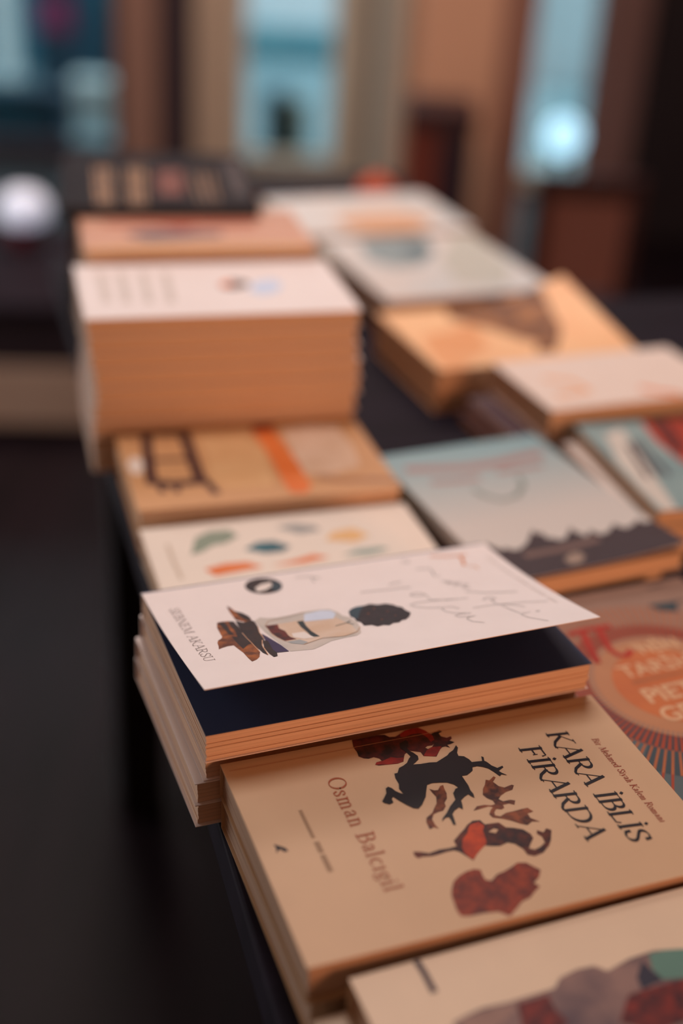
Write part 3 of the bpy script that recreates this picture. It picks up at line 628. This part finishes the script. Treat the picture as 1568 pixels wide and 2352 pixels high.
for h in (0, .0003):
    for i in range(2):
        for j in range(9):
            vv = BD * j / 8
            v_.append((.0002 + (BL - .0004) * i, -vv - .0003 * (j == 8) + .0006 * (j == 0), .0161 + h + .0007 * (j / 8) ** 3))
for h in (0, 18):
    for j in range(8):
        q = [h + j, h + 9 + j, h + 10 + j, h + 1 + j]; f_.append(q if h == 0 else q[::-1])
f_.append([8, 17, 35, 26]); f_.append([0, 18, 27, 9])
f_.append(list(range(0, 9)) + list(range(26, 17, -1))); f_.append(list(range(17, 8, -1)) + list(range(27, 36)))
o = meshobj('end_page', v_, f_, [M_navy], bo); o['label'] = 'navy blue end page'
cover(BL, BD, .0165, 'back', M_white, bo, art=a, lift=b_lift, shrink=b_shrink, nu=2, nv=40, fine=.006, ext=(Cq['L'] - BL, Cq['D'] - BD))

# --- E: tan book with gear drawing, on a second
EB, EY = (-.1772, .885), .3115
book(shift(EB, EY, .002, .0005), 0, EY - .01, .191, .1262, .0168, 'back', M_tan, P_far, 'tan paperback under the tan book with the dark frame drawing', steps=3)
book(EB, .0171, EY, .191, .1255, .0169, 'back', M_tan, P_far, 'tan paperback with dark brown frame drawing and a bright orange band', art=Art().load('E'))
# --- D: ivory book with coloured leaves
DB, DY = (-.1365, .7560), .335
a = Art().load('D')
a.items = [(m, l, [tuple((p[0], p[1] - .0142) for p in t) for t in ts]) for m, l, ts in a.items]
book(shift(DB, DY, .0015, .0008), 0, DY + .008, .1905, .1135, .0120, 'back', M_leafw, P_far, 'ivory paperback under the one printed with coloured leaves', steps=3)
book(DB, .0124, DY, .1914, .1150, .0126, 'back', M_leafw, P_far, 'ivory paperback printed with green, teal and orange leaves', art=a)
# --- F: the tall stack
FB, FY = (-.2314, 1.0105), .2764
words = ['topmost', 'second', 'third', 'fourth', 'fifth', 'sixth', 'seventh', 'eighth', 'ninth']
jit = [(0, 0), (.001, .0004), (.0028, .001), (.0045, .0008), (.0050, .0), (.0030, .0006), (.0016, .0002), (.0008, .0008), (.0016, .0)]
for k in range(9):
    du, dv = jit[k]
    z0 = .0139 * (8 - k)
    book(shift(FB, FY, du, -dv), z0, FY + (0 if k == 0 else R.uniform(-.004, .004)), .2108 - .002 * (k > 0), .1285, .0136, 'back', M_white, P_far,
         'white paperback with a small brown and blue picture, topmost of the tall stack' if k == 0 else 'thick pale paperback, %s from the top of the tall stack' % words[k],
         'paperbacks in the tall stack', art=Art().load('F') if k == 0 else None, steps=3, ruffle=.0009)
# --- G: peach book on the stack behind it
GB, GY = (-.2545, 1.1360), .262
for k in range(6):
    t = .0223
    top = k == 5
    book(shift(GB, GY, (R.uniform(-.002, .002) - (.0 if k > 3 else .004)) * (not top), 0), k * (t + .0001), GY, .1958, .1187 - .002 * (not top), t, 'back', M_peach if top else M_plumc, P_far,
         'peach paperback with red and grey print under the black book' if top else 'plum coloured paperback, %s from the top of the stack behind the tall stack' % words[5 - k],
         'books in the stack behind the tall one', art=Art().load('G') if top else None, steps=3)
# --- H: black book across the top, on dark books behind
HB, HY = (-.305, 1.3008), .2154
for k in range(5):
    book((-.312 + .002 * (k % 2), 1.36), k * .0269, HY, .185, .165, .0266, 'back', M_black, P_dim,
         'black-covered book, %s from the top of the stack far left' % words[4 - k], 'dark books in the far left stack', steps=3)
ah = Art().load('H')
ah.items = [(m, l, [tuple((p[0] * 1.056, p[1] * 1.056) for p in t) for t in ts]) for m, l, ts in ah.items]
book(HB, .1348, HY, .1790, .1910, .0082, 'back', M_black, mat('black_page_edge', '#1a151b', .5), 'large black book with gold and rust lettering on its cover', art=ah, name='hardback_book')
# --- I: blue-grey book with jagged dark foot
IB, IY = (.0232, .8821), .4433
def i_lift(u, v): return .0045 * max(0, (u - .05) / .09) ** 2 * max(0, v / .2) ** 1.5 + .0035 * max(0, (v - .12) / .08) ** 2
book(shift(IB, IY, .001, .001), 0, IY, .139, .1830, .0170, 'left', M_plumc, P_far, 'dark paperback under the blue-grey book with the jagged foot', steps=3)
ai = Art().load('I')
ai.poly('print_plum', [(.0003, .1700), (.004, .1660), (.008, .1690), (.013, .1640), (.018, .1680), (.024, .1620), (.030, .1660), (.060, .1800), (.1409, .1850), (.1409, .1994), (.0003, .1994)], 0)
book(IB, .0173, IY, .1412, .1997, .0127, 'left', M_sky, P_far, 'pale blue paperback with a jagged dark plum foot and red title', art=ai, lift=i_lift, nu=28, nv=40, fine=.005)
# --- J: the pi book
a = Art()
cx, cy = .062, .105
def ring(m, r0, r1, layer, n=96):
    t = []
    for k in range(n):
        p = []
        for r in (r0, r1):
            for q in (k, k + 1):
                an = 2 * math.pi * q / n; p.append((cx + r * math.cos(an), cy + r * math.sin(an)))
        t.append((p[0], p[2], p[3])); t.append((p[0], p[3], p[1]))
    a.items.append((m, layer, t))
JL, JD = .14, .222
def inside(p): return .0003 < p[0] < JL - .0003 and .0003 < p[1] < JD - .0003
def rays(m, r0, r1, w0, w1, n, layer, off=0., front=False):
    t = []
    for k in range(n):
        an = 2 * math.pi * (k + off) / n
        c, s = math.cos(an), math.sin(an); rr1 = r1
        if front and s < .1: continue
        while rr1 > r0 and not inside((cx + rr1 * c, cy + rr1 * s)): rr1 -= .001
        if rr1 <= r0: continue
        ww1 = w0 + (w1 - w0) * (rr1 - r0) / (r1 - r0)
        P4 = [(cx + r * c - sg * w * s, cy + r * s + sg * w * c) for r, w in ((r0, w0 / 2), (rr1, ww1 / 2)) for sg in (-1, 1)]
        t.append((P4[0], P4[1], P4[3])); t.append((P4[0], P4[3], P4[2]))
    a.items.append((m, layer, t))
full = [(.0003, .0003), (JL - .0003, .0003), (JL - .0003, JD - .0003), (.0003, JD - .0003)]
a.poly('pi_teal2', [(.0003, .0003), (JL - .0003, .0003), (JL - .0003, JD - .0003), (.0003, JD - .0003)], 1)
a.poly('pi_grey', [(.0003, .0003), (JL - .0003, .0003), (JL - .0003, .067), (.0003, .067)], 1)
ring('pi_teal', .020, .0618, 2)
ring('pi_mauve', .049, .0625, 2.5)
rays('pi_teal', .060, .085, .0040, .0056, 108, 2, .5, True)
rays('pi_teal', .060, .085, .0040, .0056, 108, 2, .0, True)
rays('pi_teal', .049, .064, .0030, .0040, 108, 2.6, .5, True)
rays('pi_teal', .049, .064, .0030, .0040, 108, 2.6, 0, True)
rays('pi_rust', .047, .064, .0014, .0022, 108, 3)
rays('pi_ray', .064, .085, .0012, .0016, 108, 4, .5)
rays('pi_rust', .085, .150, .0015, .0020, 108, 4, .5, True)
ring('pi_grey', .0460, .0505, 4)
rays('pi_peach', .045, .0505, .0013, .0016, 108, 5)
ring('pi_peach', .030, .0465, 5); ring('pi_orange', .0001, .036, 6)
a.sans('pi_cream', "'NİN", (.0590, .0725), .0108, (1, 0), (0, -1), .0003, 8)
a.sans('pi_cream', 'TARİHİ', (.0375, .0912), .0122, (1, 0), (0, -1), .0003, 8)
a.sans('pi_cream', 'PIET', (.0375, .1170), .0138, (1, 0), (0, -1), .0004, 8)
a.sans('pi_cream', 'GE', (.0370, .1350), .0130, (1, 0), (0, -1), .0004, 8)
for i in range(18): a.ribbon('small_ink', [(.040 + i * .0022, .0955), (.040 + i * .0022, .0975)], .0009, 8)
a.load('J')
for t_i in range(len(a.items)):
    m, l, ts = a.items[t_i]
    a.items[t_i] = (m, l, [t for t in ts if all(-.0001 < p[0] < JL + .0001 and -.0001 < p[1] < JD + .0001 for p in t)])
book((.1032, .6952), 0, .41, JL, JD, .0170, 'left', M_pi, P_far, 'orange and teal paperback with a sunburst and a red pi sign on its cover', art=a)
# --- P: cream book at the front, on one more sticking out at the left
PB, PY = (.0148, .374), .4016
book(shift(PB, PY, -.016, .0012), 0, PY + .01, .21, .134, .0172, 'back', M_cream, P_dim, 'cream paperback lying under the front right book, one corner poking out', steps=3)
book(PB, .0175, PY, .21, .135, .0175, 'back', M_cream, P_dim, 'cream paperback with a plum, red and mint picture at the front right', art=Art().load('P'))
# --- Q: pinkish white book with orange print
QB, QY = (.1226, 1.0423), .3915
book(shift(QB, QY, -.030, .006), 0, QY, .178, .094, .0110, 'back', M_plumc, P_far, 'plum-covered paperback sticking out at the bottom of the right stack', steps=3)
book(shift(QB, QY, -.024, .006), .0112, QY, .178, .094, .0110, 'back', M_plumc, P_far, 'plum-covered paperback, second from the bottom of the right stack', steps=3)
book(QB, .0225, QY, .178, .105, .0275, 'back', M_pinkwhite, P_far, 'thick pinkish white book with orange print, top of the right stack', art=Art().load('Q'))
# --- L: teal and red book
LB, LY = (.1826, .943), .278
book(shift(LB, LY, -.004, .003), 0, LY + .03, .2, .140, .0120, 'back', M_cream, P_far, 'cream book at the bottom of the stack under the teal and red book', steps=3)
book(shift(LB, LY, -.011, .004), .0123, LY + .035, .2, .140, .0140, 'back', M_pinkwhite, P_far, 'pale book directly beneath the teal and red book', steps=3)
book(LB, .0266, LY, .2, .1474, .0134, 'back', M_teal, P_far, 'teal book with a cream stripe, dark lettering and a red panel', art=Art().load('L'))
# --- M: orange book with curling cover
MB_, MY = (.022, 1.1819), .379
def m_lift(u, v): return .026 * max(0, (u - .08) / .12) ** 1.8 * (1 - .9 * min(1, max(0, v / .15)))
book(shift(MB_, MY, .001, .001), 0, MY - .01, .198, .148, .0196, 'back', M_orange, P_far, 'orange paperback under the one whose cover curls up', steps=3)
book(MB_, .0199, MY, .2, .1496, .0201, 'back', M_orange, P_far, 'orange paperback with a mottled brown picture, cover curling up at its right', art=Art().load('M'), lift=m_lift, nu=48, nv=30, fine=.004)
# --- N, N2
NB, NY = (-.0467, 1.414), .391
book(shift(NB, NY, .002, .001), 0, NY + .01, .19, .208, .0196, 'back', M_pale, P_far, 'pale book under the large one with the teal blot', steps=3)
book(NB, .0199, NY, .192, .21, .0201, 'back', M_pale, P_far, 'large pale blue-white book with a teal blot on its cover', art=Art().load('N'))
N2B, N2Y = (-.1213, 1.575), .3758
book(shift(N2B, N2Y, .002, .001), 0, N2Y, .211, .163, .0206, 'back', M_pale, P_far, 'pale book at the bottom of the furthest stack', steps=3)
book(N2B, .0209, N2Y, .2141, .1640, .0211, 'back', M_pale, P_far, 'pale grey book with a peach panel on top of the furthest stack', art=Art().load('N2'))

# ------------------------------------------------------------------ table
M_table = mat('dark_table_wood', '#201924', .7, .35, 6, bump=.03, stretch=(1, 12, 1), spec=.10)
M_leg = mat('black_table_leg', '#0d0b10', .45, .2, 20)
TY = .312                                   # the table runs away from the camera, turned to the left
def table(x0, TWx, TLy0, TLy1, ys, label):
    tb = empty('display_table', (-.050 + x0 * math.cos(TY), .49 + x0 * math.sin(TY), 0), TY); tag(tb, label, 'table')
    MB().box(0, TWx, TLy0, TLy1, TABLE_Z - .028, TABLE_Z - .0002).build('tabletop', M_table, tb, bevel=.002)
    MB().box(.04, TWx - .04, TLy0 + .05, TLy1 - .05, TABLE_Z - .10, TABLE_Z - .0285).build('apron', M_leg, tb)
    for x in (.045, TWx - .105):
        for y in ys: MB().box(x, x + .06, y, y + .06, 0, TABLE_Z - .1005).build('leg', M_leg, tb, bevel=.003)
table(0, .53, -.62, .98, (-.56, .87), 'long dark wooden table carrying the left rows of books')
table(.16, .37, .983, 1.34, (1.04, 1.24), 'small dark wooden table carrying the furthest pale books')
table(.533, .34, -.62, .76, (-.56, .64), 'shorter dark wooden table under the right row of books')

# ------------------------------------------------------------------ room shell
FLOOR = mat('dark_glossy_wood_floor', '#190f14', .45, .35, 3, col2='#11090d', stretch=(8, 1, 1), spec=.14)
W_brown = mat('warm_brown_wall', '#c8987a', .8, .06, 4)
W_dim = mat('grey_brown_wall', '#c4b6a2', .8, .06, 4)
W_dark = mat('dark_wall', '#231b20', .7, .1, 4)
M_frame = mat('dark_window_frame', '#3a2f38', .5, .1, 20)
M_jamb = mat('pale_grey_jamb', '#ccc6b6', .6, .05, 20)
XL, XR, Y0, YB, H = -2.7, 1.9, -1.9, 5.0, 2.8
structure(MB().box(XL, XR, Y0, YB + .12, -.05, 0).build('floor', FLOOR))
structure(MB().box(-6, 6, YB + .12, YB + 4.2, -.05, -.002).build('floor_pavement', mat('pavement', '#8ea2a6', .7, .2, 1.6, col2='#6d8c94')))
structure(MB().box(XL, XR, Y0, YB + .12, H, H + .05).build('ceiling', mat('ceiling_paint', '#c8b8a8', .9, .03, 5)))
structure(MB().box(XL - .1, XL, Y0, YB, 0, H).build('wall_left', W_dim))
structure(MB().box(XR, XR + .1, Y0, YB, 0, H).build('wall_right', W_dark))
structure(MB().box(XL, XR, Y0 - .1, Y0, 0, H).build('wall_front', W_brown))
# back wall: piers between tall openings
def wall_piece(x0, x1, m, z0=0, z1=H, nm='wall_back', y0=YB, y1=YB + .12): return structure(MB().box(x0, x1, y0, y1, z0, z1).build(nm, m))
wall_piece(-.94, -.79, mat('pier_red_brown', '#98776a', .8, .05, 4)); wall_piece(-.655, -.50, mat('pier_tan', '#bca894', .8, .05, 4))
wall_piece(-.79, -.655, M_frame, y0=YB + .06)
wall_piece(-.10, .0, W_dim); wall_piece(.0, .03, M_frame, y0=YB + .03)
wall_piece(.03, .12, M_jamb); wall_piece(.12, .50, W_brown)
wall_piece(.92, XR, W_dark)
wall_piece(XL, -2.2, W_dim)
wall_piece(-2.2, -.94, W_dim, 2.3, H); wall_piece(-.50, -.10, W_dim, 2.3, H); wall_piece(.50, .92, W_dim, 2.3, H)
def glass_mat():
    m = bpy.data.materials.new('window_glass'); m.use_nodes = True
    b = m.node_tree.nodes['Principled BSDF']; b.inputs['Base Color'].default_value = (.93, .97, .98, 1)
    b.inputs['Roughness'].default_value = .02; b.inputs['Transmission Weight'].default_value = 1; b.inputs['IOR'].default_value = 1.45
    return m
GLASS = glass_mat()
for n, (x0, x1) in enumerate(((-2.2, -.94), (-.50, -.10), (.50, .92)), 1):
    f = .035
    w_ = MB()
    w_.box(x0, x0 + f, YB + .03, YB + .09, 0, 2.3).box(x1 - f, x1, YB + .03, YB + .09, 0, 2.3)
    w_.box(x0 + f, x1 - f, YB + .03, YB + .09, 0, .06).box(x0 + f, x1 - f, YB + .03, YB + .09, 2.24, 2.3)
    fr = structure(w_.build('window_%d' % n, M_frame if n == 1 else M_jamb))
    MB().box(x0 + f, x1 - f, YB + .056, YB + .060, .06, 2.24).build('pane', GLASS, fr)
# partition pillar and side panel standing nearer
structure(MB().box(.13, .345, 3.6, 3.9, 0, H).build('wall_pillar', W_brown))
structure(MB().box(.345, .44, 3.6, 3.9, 0, H).build('wall_pillar', mat('red_brown_wall', '#8c6252', .8, .06, 4)))
structure(MB().box(.76, .92, 4.5, 4.62, 0, H).build('wall_panel', mat('dim_brown_panel', '#80605a', .8, .05, 4)))
structure(MB().box(.925, XR, 4.4, 4.5, 0, H).build('wall_recess', W_dark))

# ------------------------------------------------------------------ outside, seen through the panes
structure(MB().box(-6, 6, YB + 3.3, YB + 3.4, 0, 1.6).build('wall_street', mat('pale_street_wall', '#f0f4f6', .8, .05, 1.5)))

# ------------------------------------------------------------------ furniture in the blur
cb = empty('low_cabinet', (-.98, 2.49, 0), .10)
tag(cb, 'low brown wooden cabinet standing on the floor left of the table', 'cabinet')
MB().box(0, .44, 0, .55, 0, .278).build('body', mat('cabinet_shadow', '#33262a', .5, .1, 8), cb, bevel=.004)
MB().box(.01, .43, -.012, 0, .025, .16).build('drawer_front', mat('cabinet_tan', '#cca890', .55, .12, 8, stretch=(1, 1, 8)), cb, bevel=.003)
MB().box(-.01, .45, -.02, .56, .278, .298).build('top', mat('cabinet_top', '#241b22', .8, .1, 8, spec=.08), cb, bevel=.003)
pt = empty('glowing_pot', (-.772, 2.90, .2985)); tag(pt, 'small dark red pot with a round white top given an added glow, on the low cabinet', 'added_glow')  # red pot with a white top; the top's glow is added to brighten it
MB().lathe([(.024, 0), (.030, .025), (.036, .050), (.038, .054)]).build('pot_foot', mat('dark_red_pot', '#7c1a28', .4, .1, 20), pt, smooth=True)
MB().lathe([(.030, .0545), (.050, .062), (.058, .085), (.054, .108), (.034, .130), (.008, .137)]).build('glow_shell', mat('white_glow_top', '#e8ecf6', .6, .04, 60, emit=('#dfe4ff', .38)), pt, smooth=True)

nc = empty('pedestal_cabinet', (.105, 3.25, 0)); tag(nc, 'narrow dark cabinet with a red-brown side standing before the brown pillar', 'cabinet')
MB().box(0, .085, 0, .20, 0, .555).build('side_panel', mat('red_brown_wood', '#6e3226', .55, .1, 10), nc)
MB().box(.0855, .165, 0, .20, 0, .555).build('door', mat('dark_plum_wood', '#30222a', .5, .1, 10), nc)
MB().box(-.004, .172, -.008, .21, .5555, .60).build('top', mat('dark_brown_top', '#331c20', .5, .1, 10), nc, bevel=.003)

ch = empty('wooden_chair', (.37, 2.70, 0), .05); tag(ch, 'dark reddish wooden chair with a brown back panel at the right', 'chair')
MD = mat('dark_red_wood', '#34181a', .45, .12, 12)
for x in (0, .20):
    MB().box(x, x + .028, 0, .03, 0, .585).build('leg', MD, ch, bevel=.003)
    MB().box(x, x + .028, .25, .28, 0, .27).build('leg', MD, ch, bevel=.003)
MB().box(.028, .20, .002, .028, .535, .585).build('top_rail', MD, ch, bevel=.003)
MB().box(.028, .20, .008, .022, .33, .535).build('back_panel', mat('brown_back_panel', '#86564a', .6, .08, 14), ch)
MB().box(.0, .228, .03, .28, .27, .31).build('seat', MD, ch, bevel=.006)

gl = empty('highlight_globe', (.638, 4.2, 0)); tag(gl, 'round pale blue globe added as a glowing highlight between the pillar and the chair', 'added_glow')  # made-up glowing globe and stand, standing in for a blurred bright highlight
MB().lathe([(.07, 0), (.07, .015), (.012, .02), (.012, .30)]).build('added_globe_stand', mat('added_stand_dark_metal', '#2a262c', .4, .1, 20), gl, smooth=False)
MB().lathe([(.004 + .056 * math.sin(math.pi * k / 16), .365 - .060 * math.cos(math.pi * k / 16)) for k in range(17)]).build('glow_shell', mat('blue_highlight_glow', '#cfe8f4', .3, .03, 20, emit=('#a8dcf4', 1.5)), gl, smooth=True)

co = empty('flower_pot', (.02, 1.70, Z(0)))
tag(co, 'small orange-red pot at the far end of the table', 'pot')
MB().lathe([(.020, 0), (.025, .012), (.030, .022)]).build('pot', mat('terracotta', '#b0482a', .7, .1, 30), co, smooth=True)
MB().lathe([(.008, .0225), (.030, .024), (.024, .038), (.006, .052)]).build('blossom', mat('orange_blossom', '#c4502c', .7, .2, 60), co, smooth=True)

# things in the street outside
def outbox(name, x0, x1, y0, y1, z0, z1, c, label, cat, c2=None, em=None):
    o = MB().box(x0, x1, y0, y1, z0, z1).build(name, mat(name + '_paint', c, .7, .1, 3, col2=c2), bevel=.01); tag(o, label, cat); return o
YO = 6.5
outbox('street_cabinet', -1.62, -1.40, YO, YO + .3, 0.0, .50, '#1b3a4c', 'dark blue cabinet outside the left window', 'cabinet')
outbox('street_sign', -1.60, -1.43, YO - .06, YO - .03, .26, .42, '#7c2c54', 'magenta panel outside the left window', 'sign')
outbox('planter', -1.27, -1.05, 5.62, 5.80, 0, .19, '#c4d2d2', 'pale grey planter on the pavement outside the left window', 'planter')
outbox('storage_box', -.41, -.315, 5.25, 5.4, 0, .25, '#143a4a', 'dark teal box outside the middle window', 'box')
outbox('litter_bin', -.312, -.235, 5.25, 5.4, 0, .22, '#6c7368', 'grey-green bin outside the middle window', 'bin')
structure(MB().box(-3.4, -.9, 6.9, 7.2, 0, 1.2).build('wall_kiosk', mat('teal_outdoor', '#2f7286', .7, .5, 2.5, col2='#1b4c60')))
outbox('bollard', -1.80, -1.70, 6.4, 6.5, 0, .9, '#d6e2e4', 'pale post outside at the left edge of the left window', 'post')
outbox('flower_box', -1.60, -1.215, 5.30, 5.48, 0, .20, '#16485a', 'dark teal box outside the left window, lower left of the planter', 'box', '#0e2c40')
outbox('shutter', .75, 1.5, 7.4, 7.5, 0, .9, '#b4c0c4', 'pale grey shutter outside the narrow right window', 'shutter')
outbox('hedge_box', -1.1, .35, 7.7, 7.9, 0, .16, '#4f8c9a', 'low teal planter across the street beyond the middle window', 'planter', '#6ba0aa')
